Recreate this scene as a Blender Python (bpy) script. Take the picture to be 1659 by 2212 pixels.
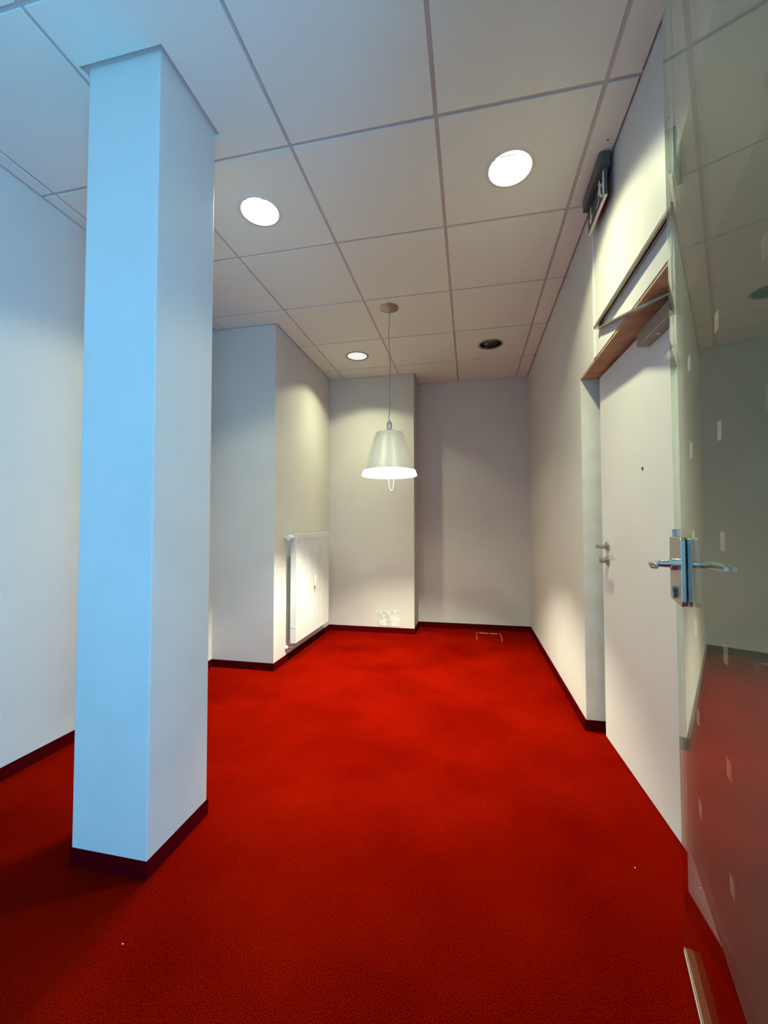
import bpy, bmesh, math, random
from mathutils import Vector, Matrix

for o in list(bpy.data.objects): bpy.data.objects.remove(o)
scene = bpy.context.scene
C = scene.collection

# ------------------------------------------------------------------ camera
F_PX, YAW, PITCH, ROLL, CAM_H = 889.64, 0.2073, 0.0327, -0.0012, 1.1461
fw = Vector((-math.sin(YAW)*math.cos(PITCH), math.cos(YAW)*math.cos(PITCH), math.sin(PITCH)))
rt0 = Vector((math.cos(YAW), math.sin(YAW), 0)); up0 = rt0.cross(fw)
rt = math.cos(ROLL)*rt0 + math.sin(ROLL)*up0
up = -math.sin(ROLL)*rt0 + math.cos(ROLL)*up0
cd = bpy.data.cameras.new('camera'); cam = bpy.data.objects.new('camera', cd); C.objects.link(cam)
cd.sensor_fit = 'HORIZONTAL'; cd.sensor_width = 36.0; cd.lens = F_PX/1659*36.0
cd.clip_start = 0.02; cd.clip_end = 100
cam.matrix_world = Matrix(((rt.x, up.x, -fw.x, 0), (rt.y, up.y, -fw.y, 0), (rt.z, up.z, -fw.z, CAM_H), (0, 0, 0, 1)))
scene.camera = cam

# ------------------------------------------------------------------ sky, exposure
SKY = (0.175, 0.545, 1.0); SKY_STRENGTH = 16.6
LAMP_W = 82.0; LAMP_COL = (0.957, 1.0, 0.632)
w = bpy.data.worlds.new('sky'); scene.world = w; w.use_nodes = True
bg = w.node_tree.nodes['Background']; bg.inputs[0].default_value = (*SKY, 1); bg.inputs[1].default_value = SKY_STRENGTH
vs = scene.view_settings
vs.view_transform = 'Standard'; vs.look = 'None'; vs.gamma = 1.0; vs.use_curve_mapping = False
vs.exposure = 0.15

# ------------------------------------------------------------------ room numbers (metres)
H = 2.7806                       # underside of the ceiling tiles
HT = H + 0.25                    # walls run up past the tiles to the slab
XF, XL, XS, XR = -2.0781, -1.5337, -0.5889, 0.6254
YF, YS, YB, YN = 3.038, 4.3542, 4.6947, -2.3
HB = 0.058
GX, GY, T = -0.7481, 1.6030, 0.625

# shop window in the right-hand wall, behind the camera (portal = guides sky light sampling)
WY0, WY1, WZ0, WZ1 = -2.00, -0.25, 0.10, 2.45
XO = 0.86                        # outer face of the right wall
pl = bpy.data.lights.new('window_portal', 'AREA'); pl.shape = 'RECTANGLE'; pl.size = WZ1-WZ0; pl.size_y = WY1-WY0
pl.cycles.is_portal = True
po = bpy.data.objects.new('window_portal', pl); C.objects.link(po)
po.location = (XO-0.05, (WY0+WY1)/2, (WZ0+WZ1)/2); po.rotation_euler = (0, math.radians(90), 0)

# ------------------------------------------------------------------ materials
def nt(m): return m.node_tree.nodes, m.node_tree.links
def mat(name, col, rough=0.6, metal=0.0, spec=0.5, emit=None, estr=0.0):
    m = bpy.data.materials.new(name); m.use_nodes = True
    b = m.node_tree.nodes['Principled BSDF']
    b.inputs['Base Color'].default_value = (*col, 1); b.inputs['Roughness'].default_value = rough
    b.inputs['Metallic'].default_value = metal; b.inputs['Specular IOR Level'].default_value = spec
    if emit: b.inputs['Emission Color'].default_value = (*emit, 1); b.inputs['Emission Strength'].default_value = estr
    return m
def math_n(N, op, a=None, b=None):
    n = N.new('ShaderNodeMath'); n.operation = op
    for i, v in enumerate((a, b)):
        if v is None: continue
        if isinstance(v, (int, float)): n.inputs[i].default_value = v
        else: n.id_data.links.new(v, n.inputs[i])
    return n.outputs[0]
def noise_col(m, c1, c2, scale, detail=4, lo=0.35, hi=0.65, bump=0, bscale=None, bdist=0.001):
    N, L = nt(m); b = N['Principled BSDF']
    g = N.new('ShaderNodeNewGeometry')
    n = N.new('ShaderNodeTexNoise'); n.inputs['Scale'].default_value = scale; n.inputs['Detail'].default_value = detail
    L.new(g.outputs['Position'], n.inputs['Vector'])
    r = N.new('ShaderNodeValToRGB'); r.color_ramp.elements[0].position = lo; r.color_ramp.elements[1].position = hi
    r.color_ramp.elements[0].color = (*c1, 1); r.color_ramp.elements[1].color = (*c2, 1)
    L.new(n.outputs[0], r.inputs[0]); L.new(r.outputs[0], b.inputs['Base Color'])
    if bump:
        n2 = N.new('ShaderNodeTexNoise'); n2.inputs['Scale'].default_value = bscale or scale; n2.inputs['Detail'].default_value = 3
        L.new(g.outputs['Position'], n2.inputs['Vector'])
        bp = N.new('ShaderNodeBump'); bp.inputs['Strength'].default_value = bump; bp.inputs['Distance'].default_value = bdist
        L.new(n2.outputs[0], bp.inputs['Height']); L.new(bp.outputs[0], b.inputs['Normal'])
    return m

# painted glass-fibre wallpaper: fine diagonal dots
def wallpaper(name, c1, c2, strength=0.55):
    m = mat(name, c1, 0.55, spec=0.35); N, L = nt(m); b = N['Principled BSDF']
    noise_col(m, c1, c2, 1.3, 5, 0.3, 0.7)
    g = N.new('ShaderNodeNewGeometry'); s = N.new('ShaderNodeSeparateXYZ'); L.new(g.outputs['Position'], s.inputs[0])
    h = math_n(N, 'ADD', s.outputs[0], s.outputs[1]); k = 2*math.pi/0.0108
    a = math_n(N, 'SINE', math_n(N, 'MULTIPLY', h, k))
    c = math_n(N, 'SINE', math_n(N, 'MULTIPLY', s.outputs[2], k))
    n = N.new('ShaderNodeTexNoise'); n.inputs['Scale'].default_value = 7; n.inputs['Detail'].default_value = 2; L.new(g.outputs['Position'], n.inputs['Vector'])
    worn = math_n(N, 'MULTIPLY', math_n(N, 'POWER', n.outputs[0], 2.0), 3.0)      # paint has filled the weave unevenly
    bp = N.new('ShaderNodeBump'); bp.inputs['Strength'].default_value = strength; bp.inputs['Distance'].default_value = 0.0012
    L.new(math_n(N, 'MULTIPLY', math_n(N, 'MAXIMUM', math_n(N, 'MULTIPLY', a, c), 0.0), worn), bp.inputs['Height']); L.new(bp.outputs[0], b.inputs['Normal'])
    return m
M = {}
M['wall'] = wallpaper('painted wallpaper', (0.612, 0.585, 0.535), (0.662, 0.635, 0.585))
M['plaster'] = noise_col(mat('patched plaster', (0.7, 0.7, 0.66), 0.7), (0.68, 0.63, 0.54), (0.76, 0.72, 0.65), 9, 4, bump=0.2, bscale=60)
M['slab'] = mat('concrete slab', (0.35, 0.34, 0.33), 0.9)
M['tile'] = noise_col(mat('mineral fibre tile', (0.66, 0.65, 0.64), 0.95, spec=0.1), (0.76, 0.775, 0.70), (0.81, 0.825, 0.75), 260, 2, bump=0.25, bscale=420, bdist=0.0006)
M['grid'] = mat('ceiling grid steel', (0.56, 0.52, 0.51), 0.5)
# carpet
def carpet(name, c1, c2):
    m = mat(name, c1, 1.0, spec=0.0); N, L = nt(m); b = N['Principled BSDF']
    g = N.new('ShaderNodeNewGeometry')
    def noise(sc, d=3):
        n = N.new('ShaderNodeTexNoise'); n.inputs['Scale'].default_value = sc; n.inputs['Detail'].default_value = d
        L.new(g.outputs['Position'], n.inputs['Vector']); return n.outputs[0]
    fine, big = noise(330, 2), noise(2.2, 5)
    f = math_n(N, 'ADD', math_n(N, 'MULTIPLY', fine, 0.75), math_n(N, 'MULTIPLY', big, 0.25))
    r = N.new('ShaderNodeValToRGB'); r.color_ramp.elements[0].position = 0.40; r.color_ramp.elements[1].position = 0.60
    r.color_ramp.elements[0].color = (*c1, 1); r.color_ramp.elements[1].color = (*c2, 1)
    L.new(f, r.inputs[0]); L.new(r.outputs[0], b.inputs['Base Color'])
    bp = N.new('ShaderNodeBump'); bp.inputs['Strength'].default_value = 0.6; bp.inputs['Distance'].default_value = 0.003
    L.new(fine, bp.inputs['Height']); L.new(bp.outputs[0], b.inputs['Normal'])
    return m
M['carpet'] = carpet('red loop carpet', (0.075, 0.0002, 0.0001), (0.225, 0.0045, 0.0005))
M['base'] = mat('dark red skirting', (0.060, 0.001, 0.002), 0.9, spec=0.0)
M['base_pillar'] = mat('dark red pillar skirting', (0.075, 0.001, 0.003), 0.9, spec=0.0)
M['door'] = noise_col(mat('white door lacquer', (0.72, 0.69, 0.65), 0.45), (0.70, 0.67, 0.63), (0.74, 0.71, 0.67), 2, 3)
M['wood'] = noise_col(mat('raw lintel wood', (0.42, 0.22, 0.1), 0.7), (0.38, 0.22, 0.12), (0.52, 0.33, 0.20), 14, 5)
M['white'] = mat('white enamel', (0.68, 0.67, 0.635), 0.4)
M['trim'] = mat('white trim paint', (0.75, 0.74, 0.71), 0.5)
M['panel'] = noise_col(mat('smooth panel paint', (0.62, 0.6, 0.56), 0.5, spec=0.3), (0.60, 0.58, 0.535), (0.64, 0.62, 0.575), 3, 3)
M['steel'] = mat('brushed steel', (0.62, 0.60, 0.57), 0.28, 1.0)
M['chrome'] = mat('chrome', (0.8, 0.8, 0.8), 0.08, 1.0)
M['grey_metal'] = mat('grey lacquered metal', (0.33, 0.29, 0.25), 0.4, 0.6)
M['nickel'] = mat('matt nickel', (0.40, 0.36, 0.31), 0.35, 0.8)
M['dark'] = mat('dark plastic', (0.085, 0.10, 0.105), 0.5)
M['black'] = mat('black rubber', (0.008, 0.008, 0.009), 0.6)
M['sign_bg'] = mat('dark green sign plate', (0.006, 0.02, 0.018), 0.35)
M['sign_fg'] = mat('pale sign print', (0.80, 0.80, 0.70), 0.5)
M['acrylic'] = mat('pale acrylic edge', (0.85, 0.83, 0.74), 0.3)
M['reflector'] = mat('facetted reflector', (0.88, 0.88, 0.87), 0.12, 1.0)
M['reflector_off'] = mat('darkened unlit reflector', (0.30, 0.29, 0.27), 0.12, 1.0)  # same reflector metal, darkened so the unlit shade sits in its colour
M['ring'] = mat('white lamp ring', (0.7, 0.69, 0.66), 0.4)
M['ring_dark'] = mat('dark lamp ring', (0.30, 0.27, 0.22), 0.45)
M['tube_on'] = mat('lit lamp tube', (1, 1, 1), 0.4, emit=(1.0, 0.93, 0.78), estr=14)
M['lens_on'] = mat('lit frosted lamp lens', (0.9, 0.9, 0.9), 0.4, emit=(0.86, 0.95, 1.0), estr=0.6)
M['tube_off'] = mat('unlit lamp tube', (0.8, 0.8, 0.78), 0.3)
M['bronze'] = mat('bronze floor rail', (0.30, 0.12, 0.06), 0.5, 0.4)
M['smear'] = noise_col(mat('bare filler patch', (0.75, 0.75, 0.73), 0.8), (0.50, 0.51, 0.50), (0.72, 0.72, 0.70), 22, 5, 0.38, 0.6)
M['paper'] = mat('white paper', (0.8, 0.78, 0.74), 0.8)

def thin_glass(name, tint):
    # clear pane: straight transmission plus a mirror coat after Schlick's law
    m = bpy.data.materials.new(name); m.use_nodes = True; N, L = nt(m); N.clear()
    out = N.new('ShaderNodeOutputMaterial'); mix = N.new('ShaderNodeMixShader')
    tr = N.new('ShaderNodeBsdfTransparent'); tr.inputs[0].default_value = (*tint, 1)
    gl = N.new('ShaderNodeBsdfGlossy')
    gl.inputs['Roughness'].default_value = 0.0; gl.inputs['Color'].default_value = (0.96, 1.0, 0.97, 1)
    g = N.new('ShaderNodeNewGeometry'); d = N.new('ShaderNodeVectorMath'); d.operation = 'DOT_PRODUCT'
    L.new(g.outputs['Incoming'], d.inputs[0]); L.new(g.outputs['Normal'], d.inputs[1])
    c = math_n(N, 'ABSOLUTE', d.outputs['Value'])
    f = math_n(N, 'ADD', 0.04, math_n(N, 'MULTIPLY', 0.96, math_n(N, 'POWER', math_n(N, 'SUBTRACT', 1.0, c), 5.0)))
    L.new(f, mix.inputs[0]); L.new(tr.outputs[0], mix.inputs[1]); L.new(gl.outputs[0], mix.inputs[2]); L.new(mix.outputs[0], out.inputs[0])
    return m
M['glass'] = thin_glass('door glass', (0.96, 0.985, 0.965))
M['window_glass'] = thin_glass('window glass', (0.98, 0.99, 1.0))
def two_sided(name, col, trans, mixf):
    m = bpy.data.materials.new(name); m.use_nodes = True; N, L = nt(m); N.clear()
    out = N.new('ShaderNodeOutputMaterial'); mix = N.new('ShaderNodeMixShader'); mix.inputs[0].default_value = mixf
    a = N.new('ShaderNodeBsdfDiffuse'); a.inputs[0].default_value = (*col, 1)
    b = N.new('ShaderNodeBsdfTranslucent'); b.inputs[0].default_value = (*trans, 1)
    L.new(a.outputs[0], mix.inputs[1]); L.new(b.outputs[0], mix.inputs[2]); L.new(mix.outputs[0], out.inputs[0])
    return m
M['film'] = two_sided('frosted film', (0.20, 0.22, 0.165), (0.58, 0.63, 0.52), 0.5)
M['film_top'] = two_sided('paler frosted film', (0.28, 0.29, 0.245), (0.70, 0.73, 0.64), 0.5)
M['edge'] = thin_glass('glass edge', (0.80, 0.90, 0.82))
def shade_mat():
    m = mat('frosted lamp shade', (0.30, 0.30, 0.29), 0.40, spec=0.7); N, L = nt(m); b = N['Principled BSDF']
    out = [n for n in N if n.type == 'OUTPUT_MATERIAL'][0]
    t = N.new('ShaderNodeBsdfTranslucent'); t.inputs[0].default_value = (0.8, 0.8, 0.78, 1)
    mx = N.new('ShaderNodeMixShader'); mx.inputs[0].default_value = 0.06
    L.new(b.outputs[0], mx.inputs[1]); L.new(t.outputs[0], mx.inputs[2]); L.new(mx.outputs[0], out.inputs[0])
    return m
M['shade'] = shade_mat()
M['rim'] = mat('white lamp diffuser', (0.9, 0.9, 0.88), 0.4, emit=(1.0, 0.97, 0.92), estr=1.0)

# ------------------------------------------------------------------ mesh helpers
class MB:
    def __init__(s): s.v = []; s.f = []
    def add(s, vs, fs):
        n = len(s.v); s.v += [tuple(v) for v in vs]; s.f += [tuple(i+n for i in f) for f in fs]; return s
    def box(s, x0, x1, y0, y1, z0, z1):
        return s.add([(x0,y0,z0),(x1,y0,z0),(x1,y1,z0),(x0,y1,z0),(x0,y0,z1),(x1,y0,z1),(x1,y1,z1),(x0,y1,z1)],
                     [(0,3,2,1),(4,5,6,7),(0,1,5,4),(1,2,6,5),(2,3,7,6),(3,0,4,7)])
    def obox(s, o, a, b, c, la, lb, lc):
        # oriented box: corner o, unit axes a, b, c with (lo, hi) ranges
        o, a, b, c = map(Vector, (o, a, b, c))
        P = [o+a*i+b*j+c*k for k in lc for j in lb for i in la]
        return s.add(P, [(0,2,3,1),(4,5,7,6),(0,1,5,4),(1,3,7,5),(3,2,6,7),(2,0,4,6)])
    def lathe(s, prof, c=(0,0,0), n=32, caps=True, axis=None):
        # prof: list of (r, h); axis: (u, v, w) frame, w along h
        u, v, wv = axis or (Vector((1,0,0)), Vector((0,1,0)), Vector((0,0,1)))
        c = Vector(c); base = len(s.v)
        for r, h in prof:
            for k in range(n):
                t = 2*math.pi*k/n; s.v.append(tuple(c + u*(r*math.cos(t)) + v*(r*math.sin(t)) + wv*h))
        m = len(prof)
        for i in range(m-1):
            for k in range(n):
                a = base+i*n+k; b = base+i*n+(k+1) % n
                s.f.append((a, b, b+n, a+n))
        if caps:
            s.f.append(tuple(base+k for k in reversed(range(n)))); s.f.append(tuple(base+(m-1)*n+k for k in range(n)))
        return s
    def tube(s, pts, r, n=10):
        pts = [Vector(p) for p in pts]; base = len(s.v)
        rr = r if isinstance(r, (list, tuple)) else [r]*len(pts)
        ref = Vector((0,0,1)) if abs((pts[-1]-pts[0]).normalized().z) < 0.9 else Vector((1,0,0))
        for i, p in enumerate(pts):
            d = ((pts[min(i+1, len(pts)-1)]-pts[max(i-1, 0)])).normalized()
            u = d.cross(ref).normalized(); v = d.cross(u)
            for k in range(n):
                t = 2*math.pi*k/n; s.v.append(tuple(p+u*(rr[i]*math.cos(t))+v*(rr[i]*math.sin(t))))
        for i in range(len(pts)-1):
            for k in range(n):
                a = base+i*n+k; b = base+i*n+(k+1) % n; s.f.append((a, b, b+n, a+n))
        s.f.append(tuple(base+k for k in reversed(range(n)))); s.f.append(tuple(base+(len(pts)-1)*n+k for k in range(n)))
        return s
    def cells(s, xs, ys, z0, z1, inside):
        # solid slab made of the grid cells for which inside(xm, ym) holds
        nx, ny = len(xs)-1, len(ys)-1
        on = lambda i, j: 0 <= i < nx and 0 <= j < ny and inside((xs[i]+xs[i+1])/2, (ys[j]+ys[j+1])/2)
        for i in range(nx):
            for j in range(ny):
                if not on(i, j): continue
                x0, x1, y0, y1 = xs[i], xs[i+1], ys[j], ys[j+1]
                s.add([(x0,y0,z0),(x1,y0,z0),(x1,y1,z0),(x0,y1,z0)], [(3,2,1,0)])
                s.add([(x0,y0,z1),(x1,y0,z1),(x1,y1,z1),(x0,y1,z1)], [(0,1,2,3)])
                for di, dj, p, q in ((-1,0,(x0,y1),(x0,y0)),(1,0,(x1,y0),(x1,y1)),(0,-1,(x0,y0),(x1,y0)),(0,1,(x1,y1),(x0,y1))):
                    if not on(i+di, j+dj): s.add([(*p,z0),(*q,z0),(*q,z1),(*p,z1)], [(0,1,2,3)])
        return s
    def prism(s, poly, o, a, b, c, h):
        # polygon given in (a, b) coordinates, extruded by h along c
        o, a, b, c = map(Vector, (o, a, b, c)); n = len(poly)
        P = [o+a*x+b*y for x, y in poly]
        return s.add(P+[q+c*h for q in P], [tuple(reversed(range(n))), tuple(range(n, 2*n))]+[(i, (i+1) % n, (i+1) % n+n, i+n) for i in range(n)])
    def build(s, name, m, parent=None, bevel=0, seg=2, smooth=False, loc=None):
        me = bpy.data.meshes.new(name); me.from_pydata(s.v, [], s.f)
        bm = bmesh.new(); bm.from_mesh(me); bmesh.ops.remove_doubles(bm, verts=bm.verts, dist=1e-6)
        bmesh.ops.recalc_face_normals(bm, faces=bm.faces)
        if bevel: bmesh.ops.bevel(bm, geom=list(bm.edges), offset=bevel, segments=seg, affect='EDGES', profile=0.5)
        bm.to_mesh(me); bm.free()
        if loc is not None: me.transform(Matrix.Translation(-Vector(loc)))
        if smooth:
            for p in me.polygons: p.use_smooth = True
            try: me.set_sharp_from_angle(angle=math.radians(40))
            except Exception: pass
        me.materials.append(M[m] if isinstance(m, str) else m)
        o = bpy.data.objects.new(name, me); C.objects.link(o)
        if loc is not None: o.location = loc
        if parent:
            o.parent = parent; o.matrix_parent_inverse = Matrix.Translation(-parent.location) if loc is None or True else Matrix()
        return o
def tag(o, label=None, cat=None, group=None, kind=None):
    for k, v in (('label', label), ('category', cat), ('group', group), ('kind', kind)):
        if v: o[k] = v
    return o
def thing(name, loc, label, cat, group=None, kind=None):
    o = bpy.data.objects.new(name, None); C.objects.link(o); o.location = loc; o.empty_display_size = 0.05
    return tag(o, label, cat, group, kind)
def struct(o, label=None): return tag(o, label, kind='structure')

# ------------------------------------------------------------------ shell
PX0, PX1, PY0, PY1 = -1.3324, -1.0368, 1.1832, 1.4943     # pillar
JY0, JY1, LZ = 1.42, 2.53, 1.98                 # doorway in the right wall: near / far jamb, lintel, back
TW = 0.15
struct(MB().box(XF-TW, XO+0.06, YN-0.2, YB+TW, -0.08, 0.0).build('floor', 'carpet'), 'red loop-pile carpet covering the whole room')
struct(MB().box(XF-TW, XF, YN-0.2, YF, 0, HT).build('wall_left', 'wall'), 'pale wallpapered wall passing behind the pillar')
struct(MB().box(XF-TW, XL, YF, YB+TW, 0, HT).build('wall_radiator', 'wall'), 'wallpapered wall block that carries the radiator')
struct(MB().box(XL, XS, YS, YB+TW, 0, HT).build('wall_back_left', 'wall'), 'shallow wallpapered projection of the end wall')
struct(MB().box(XS, XR, YB, YB+TW, 0, HT).build('wall_back', 'wall'), 'shaded end wall at the back of the niche')
wr = MB().box(XR, XO, JY1, YB+TW, 0, HT).box(XR, XO, WY1, JY0, 0, HT).box(XR, XO, YN-0.2, WY0, 0, HT).box(XR, XO, WY0, WY1, 0, WZ0).box(XR, XO, WY0, WY1, WZ1, HT).box(XR, XO, JY0, JY1, LZ+0.012, HT)
wall_right = struct(wr.build('wall_right', 'wall'), 'wallpapered wall with the white door in it')
struct(MB().box(XO, XO+0.05, JY0-0.1, JY1+0.1, 0, LZ+0.1).build('sky_leak_blocker', 'plaster'), 'unseen panel added behind the white door to block leaking sky light')  # added, unseen: keeps sky light from leaking in past the door leaf
struct(MB().box(XF, XR, YN-0.2, YN, 0, HT).build('wall_front', 'wall'), 'wall behind the camera')
pillar = struct(MB().box(PX0, PX1, PY0, PY1, 0, H+0.1).build('pillar', 'wall', bevel=0.004), 'square wallpapered pillar lit blue by the daylight')
wn = struct(thing('window_1', (XO-0.1, 0.5*(WY0+WY1), WZ0), 'white framed shop window beside the camera', None))
fm = MB(); ym = 0.5*(WY0+WY1)
for a in ((WY0, WY0+.05, WZ0, WZ1), (WY1-.05, WY1, WZ0, WZ1), (WY0+.05, WY1-.05, WZ0, WZ0+.05), (WY0+.05, WY1-.05, WZ1-.05, WZ1), (ym-.025, ym+.025, WZ0+.05, WZ1-.05)):
    fm.box(XO-0.15, XO-0.09, a[0], a[1], a[2], a[3])
fm.build('window_frame', 'white', wn)
for y0, y1 in ((WY0+.05, ym-.025), (ym+.025, WY1-.05)):
    MB().box(XO-0.124, XO-0.118, y0, y1, WZ0+.05, WZ1-.05).build('pane', 'window_glass', wn)

# far jamb lining of the doorway (filler-smeared), raw wood under the lintel
struct(MB().box(XR+0.001, XO, JY1-0.004, JY1, HB, LZ).build('trim_1', 'plaster'), 'pale filler-smeared lining of the door reveal')
struct(MB().box(XR+0.0005, XO, JY0, JY1, LZ, LZ+0.012).build('trim_2', 'wood'), 'raw brown wooden board under the door lintel')
# two vertical cover beads on the wall panel over the door
for n, y in ((3, 2.236), (4, 1.405)):
    b = MB().box(XR-0.005, XR, y-0.016, y+0.016, LZ+0.012 if n == 3 else 2.15, H+0.01).build('trim_%d' % n, 'trim', bevel=0.0015)
    struct(b, 'thin vertical white cover bead running up to the ceiling, %s' % ('beside the exit sign' if n == 3 else 'behind the clear top of the glass door'))

struct(MB().box(XR-0.002, XR-0.0002, 1.4215, 2.2195, LZ+0.012, H+0.01).build('trim_5', 'panel', bevel=0.0005), 'smooth painted panel filling the wall above the white door')

# skirtings
bt = 0.009
def base(n, *boxes, m='base', lab=None):
    mb = MB()
    for x0, x1, y0, y1 in boxes: mb.box(x0, x1, y0, y1, 0, HB)
    struct(mb.build('baseboard_'+n, m), lab)
base('left', (XF, XF+bt, YN, YF-bt))
base('left_front', (XF, XL+bt, YF-bt, YF))
base('radiator', (XL, XL+bt, YF, YS-bt))
base('back_left', (XL, XS+bt, YS-bt, YS))
base('niche', (XS, XS+bt, YS, YB-bt))
base('back', (XS, XR-bt, YB-bt, YB))
base('right', (XR-bt, XR, JY1-bt, YB))
base('jamb', (XR, XO, JY1-bt-.004, JY1-.004))
base('right_near', (XR-bt, XR, YN, JY0))
mb = MB(); e = 0.004
mb.box(PX0-e, PX1+e, PY0-e, PY0, 0, HB).box(PX0-e, PX1+e, PY1, PY1+e, 0, HB).box(PX0-e, PX0, PY0, PY1, 0, HB).box(PX1, PX1+e, PY0, PY1, 0, HB)
struct(mb.build('baseboard_pillar', 'base_pillar'))

# ------------------------------------------------------------------ suspended ceiling
slab = struct(MB().box(XF-TW, XO+0.06, YN-0.2, YB+TW, HT, HT+0.1).build('ceiling', 'slab'), 'suspended ceiling of square off-white tiles')
gap = 0.0085          # half the open joint
wg = 0.010            # shadow gap at the walls
pg = 0.022            # wider gap round the pillar
def in_room(x, y, d):
    if PX0-(pg if d else 0) < x < PX1+(pg if d else 0) and PY0-(pg if d else 0) < y < PY1+(0.004 if d else 0): return False
    if not (YN+d < y < YB-d and x < XR-d): return False
    if y < YF-d: return x > XF+d
    if y < YS-d: return x > XL+d
    return x > XS+d
xc = [GX+T*k for k in range(-3, 5)]; yc = [GY+T*k for k in range(-6, 6)]
LAMPS = [(GX-T/2, GY+T/2), (GX+1.5*T, GY+T/2), (GX-T/2, GY+3.5*T), (GX+1.5*T, GY+3.5*T)]
RL = 0.103
cuts_x = [XF+wg, XL+wg, XS+wg, XR-wg, PX0-pg, PX1+pg]; cuts_y = [YN+wg, YF-wg, YS-wg, YB-wg, PY0-pg, PY1+0.004]
def hole_tile(x0, x1, y0, y1, cx, cy, r, z0, z1, n=48):
    mb = MB(); ang = sorted(set([2*math.pi*k/n for k in range(n)]+[math.atan2(y-cy, x-cx) % (2*math.pi) for x in (x0, x1) for y in (y0, y1)]))
    def rim(t):
        c, s_ = math.cos(t), math.sin(t); k = 1e9
        if c > 1e-9: k = min(k, (x1-cx)/c)
        if c < -1e-9: k = min(k, (x0-cx)/c)
        if s_ > 1e-9: k = min(k, (y1-cy)/s_)
        if s_ < -1e-9: k = min(k, (y0-cy)/s_)
        return cx+c*k, cy+s_*k
    m_ = len(ang)
    for z in (z0, z1):
        for t in ang: mb.v.append((cx+r*math.cos(t), cy+r*math.sin(t), z))
        for t in ang: mb.v.append((*rim(t), z))
    for k in range(m_):
        j = (k+1) % m_; a, b_, c_, d_ = k, j, m_+j, m_+k; q = 2*m_
        mb.f += [(a, b_, c_, d_), (a+q, d_+q, c_+q, b_+q), (a, a+q, b_+q, b_), (d_, c_, c_+q, d_+q)]
    return mb
for i in range(len(xc)-1):
    for j in range(len(yc)-1):
        x0, x1, y0, y1 = xc[i]+gap, xc[i+1]-gap, yc[j]+gap, yc[j+1]-gap
        lamp = [p for p in LAMPS if x0 < p[0] < x1 and y0 < p[1] < y1]
        if lamp: mb = hole_tile(x0, x1, y0, y1, lamp[0][0], lamp[0][1], RL, H, H+0.015)
        else:
            X = sorted({x0, x1} | {c for c in cuts_x if x0 < c < x1}); Y = sorted({y0, y1} | {c for c in cuts_y if y0 < c < y1})
            mb = MB().cells(X, Y, H, H+0.015, lambda x, y: in_room(x, y, wg))
        if mb.f: mb.build('ceiling_tile', 'tile', slab)
MB().lathe([(0.004, -0.0004), (0.004, 0.0)], (0.5824, 1.8546, H), 12).build('screw_hole', 'black', slab)
# grid: runners along the room, cross tees between them, set 7 mm above the tile faces
def clip_runs(fixed, lo, hi, along_y):
    pts = sorted({lo, hi} | {c for c in ((YN, YF, YS, YB, PY0, PY1) if along_y else (XF, XL, XS, XR, PX0, PX1)) if lo < c < hi})
    runs = []
    for a, b_ in zip(pts, pts[1:]):
        m_ = (a+b_)/2
        if in_room(*((fixed, m_) if along_y else (m_, fixed)), 0):
            if runs and abs(runs[-1][1]-a) < 1e-9: runs[-1][1] = b_
            else: runs.append([a, b_])
    return runs
zg0, zg1 = H+0.006, H+0.0085
for x in xc:
    for a, b_ in clip_runs(x, YN, YB, True):
        if b_-a > 0.05: MB().box(x-0.012, x+0.012, a, b_, zg0, zg1).box(x-0.001, x+0.001, a, b_, zg1, zg1+0.03).build('main_runner', 'grid', slab)
for y in yc:
    for x0, x1 in zip(xc, xc[1:]):
        for a, b_ in clip_runs(y, x0+0.012, x1-0.012, False):
            if b_-a > 0.02: MB().box(a, b_, y-0.012, y+0.012, zg0, zg1).box(a, b_, y-0.001, y+0.001, zg1, zg1+0.03).build('cross_tee', 'grid', slab)
za0, za1 = H+0.010, H+0.0115
for x0, x1, y0, y1 in ((XF, XF+.03, YN, YF), (XF, XL, YF-.03, YF), (XL, XL+.03, YF-.03, YS), (XL, XS, YS-.03, YS), (XS, XS+.03, YS-.03, YB), (XS, XR, YB-.03, YB), (XR-.03, XR, YN, YB),
                       (PX0-.04, PX1+.04, PY0-.04, PY0), (PX1, PX1+.04, PY0, PY1+.03), (PX0-.04, PX0, PY0, PY1+.03), (PX0, PX1, PY1, PY1+.03)):
    MB().box(x0, x1, y0, y1, za0, za1).build('wall_angle', 'grid', slab)

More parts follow.
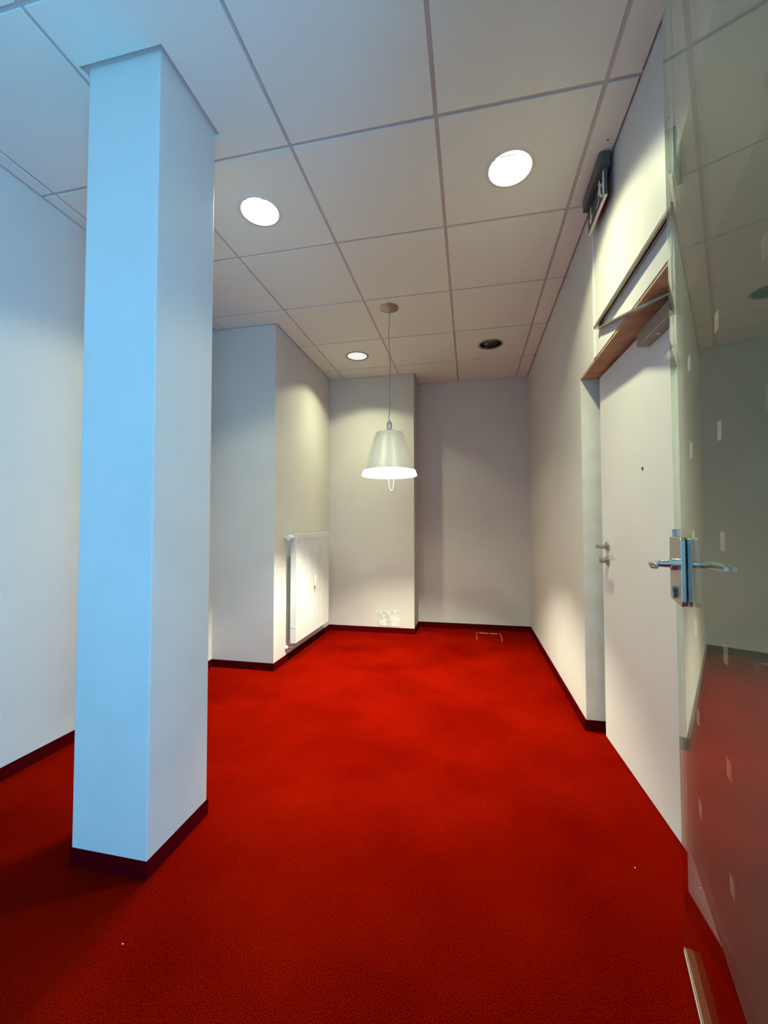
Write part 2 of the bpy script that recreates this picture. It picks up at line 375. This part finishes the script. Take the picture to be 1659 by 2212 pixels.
# ------------------------------------------------------------------ recessed downlights
def beam_profile(l):
    # photometric curve of the reflector: strongest straight down, falling off to the sides
    l.use_nodes = True; N, L = l.node_tree.nodes, l.node_tree.links; em = [n for n in N if n.type == 'EMISSION'][0]
    tc = N.new('ShaderNodeTexCoord'); sp = N.new('ShaderNodeSeparateXYZ'); L.new(tc.outputs['Normal'], sp.inputs[0])
    c = math_n(N, 'ABSOLUTE', sp.outputs[2])
    L.new(math_n(N, 'ADD', 0.16, math_n(N, 'MULTIPLY', 1.55, math_n(N, 'POWER', c, 4.5))), em.inputs['Strength'])
def downlight(x, y, mode, label):
    t = thing('downlight', (x, y, H), label, 'ceiling light', 'round downlights recessed in the ceiling tiles')
    MB().lathe([(0.094, -0.001), (0.096, -0.004), (0.106, -0.004), (0.112, 0.0), (0.102, 0.0), (0.101, 0.018), (0.094, 0.018), (0.094, -0.001)], (x, y, H), 48, False).build('ring', 'ring' if mode == 'on' else 'ring_dark', t, smooth=True)
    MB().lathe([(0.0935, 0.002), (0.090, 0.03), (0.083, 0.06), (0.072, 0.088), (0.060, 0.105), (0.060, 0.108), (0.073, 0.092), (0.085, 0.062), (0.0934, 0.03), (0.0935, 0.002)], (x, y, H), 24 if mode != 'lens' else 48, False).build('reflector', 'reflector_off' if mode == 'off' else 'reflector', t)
    MB().lathe([(0.0615, 0.1085), (0.0615, 0.15)], (x, y, H), 24).build('lamp_housing', 'dark', t)
    if mode == 'lens':
        MB().lathe([(0.0925, 0.004), (0.0925, 0.008)], (x, y, H), 48).build('frosted_lens', 'lens_on', t)
    else:
        for s in (-1, 1):
            pts = [(x-0.062, y+s*0.030-0.012, H+0.062), (x+0.045, y+s*0.030-0.012, H+0.062), (x+0.058, y+s*0.030-0.008, H+0.062), (x+0.058, y+s*0.030+0.008, H+0.062), (x+0.045, y+s*0.030+0.012, H+0.062), (x-0.062, y+s*0.030+0.012, H+0.062)]
            MB().tube(pts, 0.0075, 10).build('lamp_tube', 'tube_on' if mode == 'on' else 'tube_off', t, smooth=True)
    if mode != 'off':
        l = bpy.data.lights.new('downlight_beam', 'SPOT'); l.energy = LAMP_W; l.color = LAMP_COL
        l.spot_size = math.radians(124); l.spot_blend = 0.26; l.shadow_soft_size = 0.034
        beam_profile(l); lo = bpy.data.objects.new('downlight_beam', l); C.objects.link(lo); lo.location = (0, 0, -0.004 if mode == 'lens' else 0.012); lo.parent = t
    return t
downlight(*LAMPS[0], 'on', 'lit round downlight next to the pillar')
downlight(*LAMPS[1], 'on', 'lit round downlight next to the exit sign')
downlight(*LAMPS[2], 'lens', 'round downlight with a pale glowing lens near the radiator')
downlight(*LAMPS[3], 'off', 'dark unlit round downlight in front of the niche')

# ------------------------------------------------------------------ pendant lamp
LX, LY = -0.5868, 2.9867
t = thing('pendant_lamp', (LX, LY, H), 'pendant lamp with a frosted conical shade on a thin cord', 'lamp')
MB().lathe([(0.071, 0.0), (0.071, -0.004), (0.050, -0.014), (0.020, -0.022), (0.004, -0.024)], (LX, LY, H), 40).build('canopy', 'nickel', t, smooth=True)
cp = [(LX, LY, H-0.024), (LX+.002, LY, H-0.14), (LX-.006, LY, H-0.20), (LX-.001, LY, H-0.27), (LX+.007, LY, H-0.42), (LX+.002, LY, H-0.60), (LX+.004, LY, H-0.76), (LX-.003, LY, H-0.82), (LX, LY, 1.905)]
MB().tube(cp, 0.0028, 8).build('cord', 'nickel', t, smooth=True)
MB().lathe([(0.006, 1.925), (0.017, 1.912), (0.019, 1.905), (0.019, 1.862), (0.016, 1.858), (0.021, 1.848), (0.021, 1.838)], (LX, LY, 0), 24).build('lamp_holder', 'chrome', t, smooth=True)
sh = MB().lathe([(0.020, 1.840), (0.085, 1.839), (0.098, 1.834), (0.1045, 1.822), (0.190, 1.548), (0.1885, 1.548), (0.103, 1.820), (0.097, 1.831), (0.085, 1.8365), (0.020, 1.8375), (0.020, 1.840)], (LX, LY, 0), 64, False)
sho = sh.build('lamp_shade', 'shade', t, smooth=True)
MB().lathe([(0.1905, 1.553), (0.1935, 1.552), (0.205, 1.521), (0.205, 1.513), (0.199, 1.511), (0.150, 1.520), (0.150, 1.524), (0.196, 1.520), (0.1885, 1.549), (0.1905, 1.553)], (LX, LY, 0), 64, False).build('diffuser_rim', 'rim', sho, smooth=True)
for dx in (-0.003, 0.034):
    MB().tube([(LX+dx, LY-0.01, 1.60), (LX+dx, LY-0.01, 1.452)], 0.0022, 8).build('rod', 'white', t)
MB().tube([(LX-0.003, LY-0.01, 1.452), (LX+0.002, LY-0.01, 1.425), (LX+0.021, LY-0.01, 1.396)], 0.0009, 6).tube([(LX+0.034, LY-0.01, 1.452), (LX+0.024, LY-0.01, 1.396)], 0.0009, 6).build('pull_wire', 'white', t)
MB().lathe([(0.0004, 1.385), (0.006, 1.391), (0.011, 1.398), (0.004, 1.3965)], (LX+0.022, LY-0.01, 0), 14).build('pull_tip', 'acrylic', t, smooth=True)
MB().lathe([(0.012, 1.84), (0.014, 1.79), (0.024, 1.76), (0.030, 1.73), (0.026, 1.71), (0.010, 1.70)], (LX, LY, 0), 24).build('bulb', 'rim', t, smooth=True)
l = bpy.data.lights.new('pendant_light', 'POINT'); l.energy = 225; l.color = (1.0, 0.98, 0.75); l.shadow_soft_size = 0.03
lo = bpy.data.objects.new('pendant_light', l); C.objects.link(lo); lo.parent = t; lo.location = (0, 0, 1.665-H)

# ------------------------------------------------------------------ white door with closer
leaf_a, leaf_b = Vector((0.7081, 2.4671, 0)), Vector((0.7290, 1.6798, 0))
ld = (leaf_b-leaf_a).normalized(); ln = Vector((ld.y, -ld.x, 0)); ln = ln if ln.x < 0 else -ln   # into the room
Z = Vector((0, 0, 1)); LW = 1.0
leaf = MB().obox(leaf_a, ld, -ln, Z, (0, LW), (0, 0.04), (0.006, 1.965)).build('door_1', 'door', bevel=0.002)
struct(leaf, 'plain white door leaf standing slightly ajar in the right wall')
def on_leaf(s, z, out=0): return leaf_a + ld*s + Z*z + ln*out
def frame(w_): 
    w_ = w_.normalized(); u = w_.cross(Z).normalized(); return (u, Z, w_)
hz, hs = 1.035, 0.083
hd = MB().lathe([(0.025, 0), (0.025, 0.007), (0.022, 0.009)], on_leaf(hs, hz), 24, axis=frame(ln)).build('handle_rose', 'nickel', leaf, smooth=True)
MB().tube([on_leaf(hs, hz, .009), on_leaf(hs, hz, .045), on_leaf(hs+.006, hz, .054), on_leaf(hs+.018, hz, .057), on_leaf(hs+.115, hz, .057)], [.009, .009, .0095, .0095, .009], 12).build('door_lever', 'nickel', hd, smooth=True)
lr = MB().lathe([(0.025, 0), (0.025, 0.007), (0.022, 0.009)], on_leaf(hs, hz-.075), 24, axis=frame(ln)).build('lock_rose', 'nickel', leaf, smooth=True)
MB().lathe([(0.009, 0.009), (0.009, 0.016), (0.014, 0.018), (0.014, 0.038), (0.012, 0.040)], on_leaf(hs, hz-.075), 20, axis=frame(ln)).build('turn_knob', 'nickel', lr, smooth=True)
MB().lathe([(0.006, 0), (0.006, 0.003)], on_leaf(0.523, 1.389), 16, axis=frame(ln)).build('spyhole', 'black', leaf)
# closer: body on the leaf, arm, slide rail on the wall over the door
t = thing('door_closer', on_leaf(0.45, 1.9), 'grey slide-rail door closer over the white door', 'door closer')
cb = MB().obox(leaf_a, ld, ln, Z, (0.61, 0.90), (0.001, 0.048), (1.878, 1.935)).build('closer_body', 'grey_metal', t, bevel=0.003)
bo = on_leaf(0.74, 1.874, 0.024)
MB().lathe([(0.009, 0), (0.009, 0.004)], bo, 16).build('adjuster_cap', 'steel', cb)
sp = on_leaf(0.875, 1.935, 0.034)
MB().lathe([(0.012, 0), (0.012, 0.014), (0.009, 0.017)], sp, 16).build('spindle', 'grey_metal', cb, smooth=True)
rail = MB(); rb, rtp, xw = 2.104, 2.118, XR-0.002
for x0, x1, z0, z1 in ((xw-.026, xw-.001, rtp-.003, rtp), (xw-.026, xw-.023, rb, rtp-.003), (xw-.004, xw-.001, rb, rtp-.003), (xw-.023, xw-.017, rb, rb+.003), (xw-.010, xw-.004, rb, rb+.003)):
    rail.box(x0, x1, 1.36, 2.158, z0, z1)
rail.build('slide_rail', 'nickel', t)
AP = [Vector((sp.x, sp.y, 1.956)), Vector((XR-.012, 1.700, 1.960)), Vector((XR-.0135, 2.115, 2.092))]
am = MB(); hw, hh = 0.009, 0.004; P = []
for i, q in enumerate(AP):
    dq = (AP[min(i+1, 2)]-AP[max(i-1, 0)]).normalized(); au = dq.cross(Z).normalized(); av = au.cross(dq)
    P += [q+au*hw+av*hh, q-au*hw+av*hh, q-au*hw-av*hh, q+au*hw-av*hh]
am.add(P, [(3, 2, 1, 0), (8, 9, 10, 11)]+[(4*i+k, 4*i+(k+1) % 4, 4*i+4+(k+1) % 4, 4*i+4+k) for i in (0, 1) for k in range(4)])
am.build('arm', 'nickel', t)
MB().lathe([(0.006, 0), (0.006, 0.024)], (AP[2].x, AP[2].y, 2.087), 14).build('slider_pin', 'steel', t)

# ------------------------------------------------------------------ glass door standing open
G0 = Vector((0.5535, 1.2768, 0)); gs = Vector((-0.24320, -0.96998, 0)); gn = Vector((-0.96998, 0.24320, 0))   # gs towards the hinge, gn into the room
GW, GT = 0.95, 0.008
gd = struct(thing('door_2', G0+gs*GW, 'open glass door with frosted film and steel lever lock', None))
gp = MB().obox(G0, gs, gn, Z, (0, GW), (-GT/2, GT/2), (0.022, 2.66)).build('glass_pane', 'glass', gd)
MB().obox(G0, gs, gn, Z, (-0.0012, 0), (-GT/2, GT/2), (0.022, 2.66)).build('glass_edge', 'edge', gp)
# film on the far side of the pane with rows of square cut-outs
FZ0, FZM, FZ1, FS0 = 0.315, 1.700, 2.108, 0.040
hole_s = (0.1755, 0.4050, 0.6400, 0.8720); hole_z = [0.490+0.2085*k for k in range(6)]
sx = [FS0]+[c+d for c in hole_s for d in (-.014, .014)]+[GW-0.004]
sz = [FZ0]+[c+d for c in hole_z for d in (-.018, .018)]+[FZM]
fm = MB()
def film_quad(m_, a, b_, c_, d_):
    m_.add([G0+gs*s_+gn*(-GT/2-0.0006)+Z*z_ for s_, z_ in ((a, c_), (b_, c_), (b_, d_), (a, d_))], [(0, 1, 2, 3)])
for a, b_ in zip(sx, sx[1:]):
    for c_, d_ in zip(sz, sz[1:]):
        ms, mz = (a+b_)/2, (c_+d_)/2
        if any(abs(ms-h_) < .012 for h_ in hole_s) and any(abs(mz-h_) < .015 for h_ in hole_z): continue
        film_quad(fm, a, b_, c_, d_)
fm.build('frosted_film', 'film', gp)
fm = MB(); film_quad(fm, FS0, GW-0.004, FZM+0.0005, FZ1); fm.build('frosted_band', 'film_top', gp)
# lock: two steel plates clamping the pane, black gasket, levers both sides
lz0, lz1 = 0.945, 1.115
def rounded(w0, w1, h0, h1, r, n=5):
    out = []
    for cx, cy, a in ((w1-r, h0+r, -90), (w1-r, h1-r, 0), (w0+r, h1-r, 90), (w0+r, h0+r, 180)):
        for k in range(n+1):
            q = math.radians(a+90*k/n); out.append((cx+r*math.cos(q), cy+r*math.sin(q)))
    return out
for s in (1, -1):
    lp = MB().prism(rounded(-0.004, 0.145, lz0, lz1, 0.014), G0+gn*(s*(GT/2+0.0012)), gs, Z, gn*s, 0.010).build('lock_plate', 'steel', gd, bevel=0.0015)
    MB().prism(rounded(-0.003, 0.144, lz0+.001, lz1-.001, 0.013), G0+gn*(s*(GT/2+0.0001)), gs, Z, gn*s, 0.0010).build('gasket', 'black', lp)
    q0 = G0+gs*0.075+Z*1.045+gn*(s*(GT/2+0.0112))
    MB().lathe([(0.0165, 0), (0.0165, 0.010), (0.014, 0.012)], q0, 20, axis=frame(gn*s)).build('lever_rose', 'steel', lp, smooth=True)
    P = [q0+gn*(s*.012), q0+gn*(s*.040), q0+gn*(s*.050)+gs*.006, q0+gn*(s*.054)+gs*.022, q0+gn*(s*.058)+gs*.085, q0+gn*(s*.056)+gs*.105]
    MB().tube(P, [.0095, .0095, .0105, .0105, .009, .005], 14).build('lever', 'chrome', lp, smooth=True)
    q1 = G0+gs*0.075+Z*0.98+gn*(s*(GT/2+0.0112))
    MB().lathe([(0.0085, 0), (0.0085, 0.006), (0.007, 0.007)], q1, 16, axis=frame(gn*s)).obox(q1, gs, gn*s, Z, (-.0045, .0045), (0, .006), (-.022, -.003)).build('lock_cylinder', 'dark', lp)
MB().obox(G0, gs, gn, Z, (-0.006, -0.0012), (-0.009, 0.009), (1.035, 1.135)).build('latch_plate', 'white', gd)
br = MB().obox(G0, gs, gn, Z, (0.002, GW), (-0.013, 0.0055), (0.006, 0.0215)).build('bottom_rail', 'bronze', gd)
MB().obox(G0, gs, gn, Z, (0.008, GW), (0.0055, 0.0065), (0.013, 0.0215)).build('rail_edge', 'acrylic', br)
# post the glass door hangs on, just outside the picture
gh = G0+gs*(GW+0.012)
struct(MB().box(gh.x-0.02, XR, gh.y-0.10, gh.y-0.012, 0, HT).build('wall_partition', 'wall'), 'short wall stub the glass door hangs on')

# ------------------------------------------------------------------ exit sign
ey0, ey1 = 1.905, 2.195
t = thing('exit_sign', (0.588, 2.05, H), 'dark exit sign with pale pictograms hanging from the ceiling by the wall', 'exit sign')
MB().prism(rounded(ey0, ey1, 0.564, 0.612, 0.012, 4), (0, 0, H), (0, 1, 0), (1, 0, 0), (0, 0, -1), 0.062).build('housing', 'dark', t, bevel=0.003)
spl = MB().box(0.5855, 0.5945, ey0+.012, ey1-.022, H-0.188, H-0.062).build('sign_plate', 'sign_bg', t)
MB().box(0.5845, 0.5955, ey0+.008, ey1-.018, H-0.1935, H-0.188).build('light_edge', 'acrylic', spl)
MB().box(0.5845, 0.5955, ey0+.008, ey0+.012, H-0.188, H-0.062).build('side_edge', 'dark', spl)
o_ = (0.5855, 0, H-0.188)
pics = {k: MB() for k in ('running_figure', 'door_symbol', 'arrow')}
def shape(poly, k='running_figure'): pics[k].prism(poly, o_, (0, 1, 0), (0, 0, 1), (-1, 0, 0), 0.0008)
yn = ey0+0.02
# running figure (head, trunk, arms, legs) going through a door, then an arrow pointing down
def ngon(cx, cy, r, n=12): return [(cx+r*math.cos(2*math.pi*k/n), cy+r*math.sin(2*math.pi*k/n)) for k in range(n)]
shape(ngon(yn+.067, .110, .0125))
shape([(yn+.048, .058), (yn+.074, .056), (yn+.080, .095), (yn+.056, .098)])
shape([(yn+.074, .094), (yn+.096, .078), (yn+.092, .072), (yn+.072, .084)])
shape([(yn+.058, .096), (yn+.034, .086), (yn+.030, .068), (yn+.036, .066), (yn+.041, .081), (yn+.058, .086)])
shape([(yn+.064, .058), (yn+.072, .060), (yn+.090, .036), (yn+.112, .030), (yn+.112, .023), (yn+.084, .029)])
shape([(yn+.052, .062), (yn+.064, .058), (yn+.052, .036), (yn+.030, .016), (yn+.024, .022), (yn+.042, .040)])
shape([(yn+.000, .008), (yn+.018, .008), (yn+.018, .120), (yn+.000, .120)], 'door_symbol')
ya = ey1-.068
shape([(ya-.005, .105), (ya+.005, .105), (ya+.005, .045), (ya+.022, .060), (ya+.022, .045), (ya, .018), (ya-.022, .045), (ya-.022, .060), (ya-.005, .045)], 'arrow')
for k, p_ in pics.items(): p_.build(k, 'sign_fg', spl)

# ------------------------------------------------------------------ radiator
d1, d2, ry0, ry1, rz0, rz1 = XL+0.046, XL+0.100, 3.250, 4.065, 0.165, 1.080
t = thing('radiator', (XL+0.07, 3.66, rz0), 'white ribbed panel radiator on the wall by the back corner', 'radiator')
MB().box(d1, d2-0.013, ry0+.002, ry1-.002, rz0, rz1-.012).build('body', 'white', t, bevel=0.003)
pts = []; nf = 15; y = ry0+.03; st = (ry1-ry0-.06)/nf
prof = [(ry0+.001, -.004), (ry0+.006, .004), (ry0+.03, .004)]
for k in range(nf):
    y_ = ry0+.03+k*st
    prof += [(y_+st*.30, .004), (y_+st*.42, -.008), (y_+st*.58, -.008), (y_+st*.70, .004)]
prof += [(ry1-.006, .004), (ry1-.001, -.004)]
fp = MB()
z0, z1 = rz0+.012, rz1-.05
for (ya, xa), (yb_, xb) in zip(prof, prof[1:]):
    fp.add([(d2-.004+xa, ya, z0), (d2-.004+xb, yb_, z0), (d2-.004+xb, yb_, z1), (d2-.004+xa, ya, z1)], [(0, 1, 2, 3)])
    fp.add([(d2-.0125, ya, z0), (d2-.0125, yb_, z0), (d2-.004+xb, yb_, z0), (d2-.004+xa, ya, z0)], [(0, 1, 2, 3)])
    fp.add([(d2-.0125, ya, z1), (d2-.0125, yb_, z1), (d2-.004+xb, yb_, z1), (d2-.004+xa, ya, z1)], [(0, 1, 2, 3)])
fp.build('ribbed_front', 'white', t)
MB().box(d2-.0065, d2, ry0, ry1, rz1-.05, rz1).build('top_band', 'white', t, bevel=0.002)
MB().box(d2-.0065, d2, ry0, ry1, rz0, rz0+.012).build('bottom_band', 'white', t, bevel=0.002)
for k in range(26):
    y_ = ry0+.02+k*(ry1-ry0-.04)/25
    MB().box(d1+.002, d2-.008, y_-.004, y_+.004, rz1-.012, rz1-.004).build('grille_slat', 'white', t)
MB().box(d1-.001, d2-.004, ry0-.0015, ry0+.002, rz0-.004, rz1-.004).build('end_panel', 'white', t)
for z_ in (rz0+.13, rz1-.13): MB().box(d1+.008, d2-.01, ry0-.0035, ry0-.0015, z_-.004, z_+.004).build('end_clip', 'white', t)
for y_ in (ry0+.15, ry1-.15): MB().box(XL+.0005, d1, y_-.02, y_+.02, rz0+.2, rz0+.26).build('bracket', 'white', t)
zc = rz1-.035; xv = (d1+d2)/2
th = MB().lathe([(0.012, 0), (0.012, 0.014), (0.016, 0.016), (0.021, 0.024), (0.023, 0.045), (0.023, 0.075), (0.020, 0.082)], (xv-.006, ry0-.002, zc), 20, axis=(Vector((1,0,0)), Z, Vector((0,-1,0)))).build('thermostat_head', 'white', t, smooth=True)
MB().lathe([(0.0165, 0.010), (0.0165, 0.016)], (xv-.006, ry0-.002, zc), 20, axis=(Vector((1,0,0)), Z, Vector((0,-1,0)))).build('thermostat_collar', 'dark', th)
MB().tube([(xv-.006, ry0-.020, zc), (xv-.03, ry0-.022, zc), (XL+.001, ry0-.022, zc)], .008, 10).build('feed_pipe', 'white', t, smooth=True)
MB().tube([(xv, ry0+.02, rz0-.001), (xv, ry0+.02, rz0-.035), (xv-.02, ry0+.012, rz0-.045), (XL+.022, ry0+.01, rz0-.045)], .0085, 10).build('return_pipe', 'grey_metal', t, smooth=True)
MB().lathe([(0.019, 0), (0.019, 0.004), (0.012, 0.022)], (XL+.0005, ry0+.01, rz0-.045), 20, axis=(Vector((0,1,0)), Z, Vector((1,0,0)))).build('pipe_rosette', 'white', t, smooth=True)
hm = MB().box(d2+.0005, d2+.012, 3.648, 3.682, 0.585, 0.685).build('heat_meter', 'acrylic', t, bevel=0.003)
MB().box(d2+.0005, d2+.006, 3.652, 3.664, 0.552, 0.575).build('meter_seal', mat('red brown seal', (0.45, 0.12, 0.08), 0.5), hm)

# ------------------------------------------------------------------ small things
tag(MB().box(-0.994, -0.743, YS-0.004, YS-0.0005, HB+.012, 0.236).build('wall_plate', 'smear', bevel=0.001), 'smudged white rectangular patch plate low on the wall above the skirting', 'plate')
t = thing('floor_box', (0.175, 4.40, 0), 'flush floor socket hatch with thin metal rim in the red carpet', 'floor socket')
MB().box(0.058, 0.292, 4.26, 4.538, 0.0, 0.0015).build('lid', 'carpet', t)
MB().box(0.049, 0.056, 4.255, 4.546, 0, 0.004).build('rim_strip', 'nickel', t)
MB().box(0.294, 0.301, 4.255, 4.546, 0, 0.004).build('rim_strip', 'nickel', t)
MB().box(0.056, 0.294, 4.540, 4.546, 0, 0.004).build('rim_strip', 'nickel', t)
for x0, x1 in ((0.085, 0.165), (0.185, 0.265)): MB().box(x0, x1, 4.515, 4.539, 0.0016, 0.007).build('cable_flap', 'steel', t, bevel=0.001)
random.seed(4)
for x, y, lab in ((-0.942, 0.994, 'tiny white crumb on the carpet in front of the pillar'), (0.529, 1.558, 'tiny white crumb on the carpet beside the white door')):
    P = [(x+.0022*math.cos(k*1.05)*random.uniform(.6, 1.2), y+.0022*math.sin(k*1.05)*random.uniform(.6, 1.2)) for k in range(6)]
    tag(MB().prism(P, (0, 0, 0.0002), (1, 0, 0), (0, 1, 0), (0, 0, 1), 0.0015).build('crumb', 'paper'), lab, 'crumb')
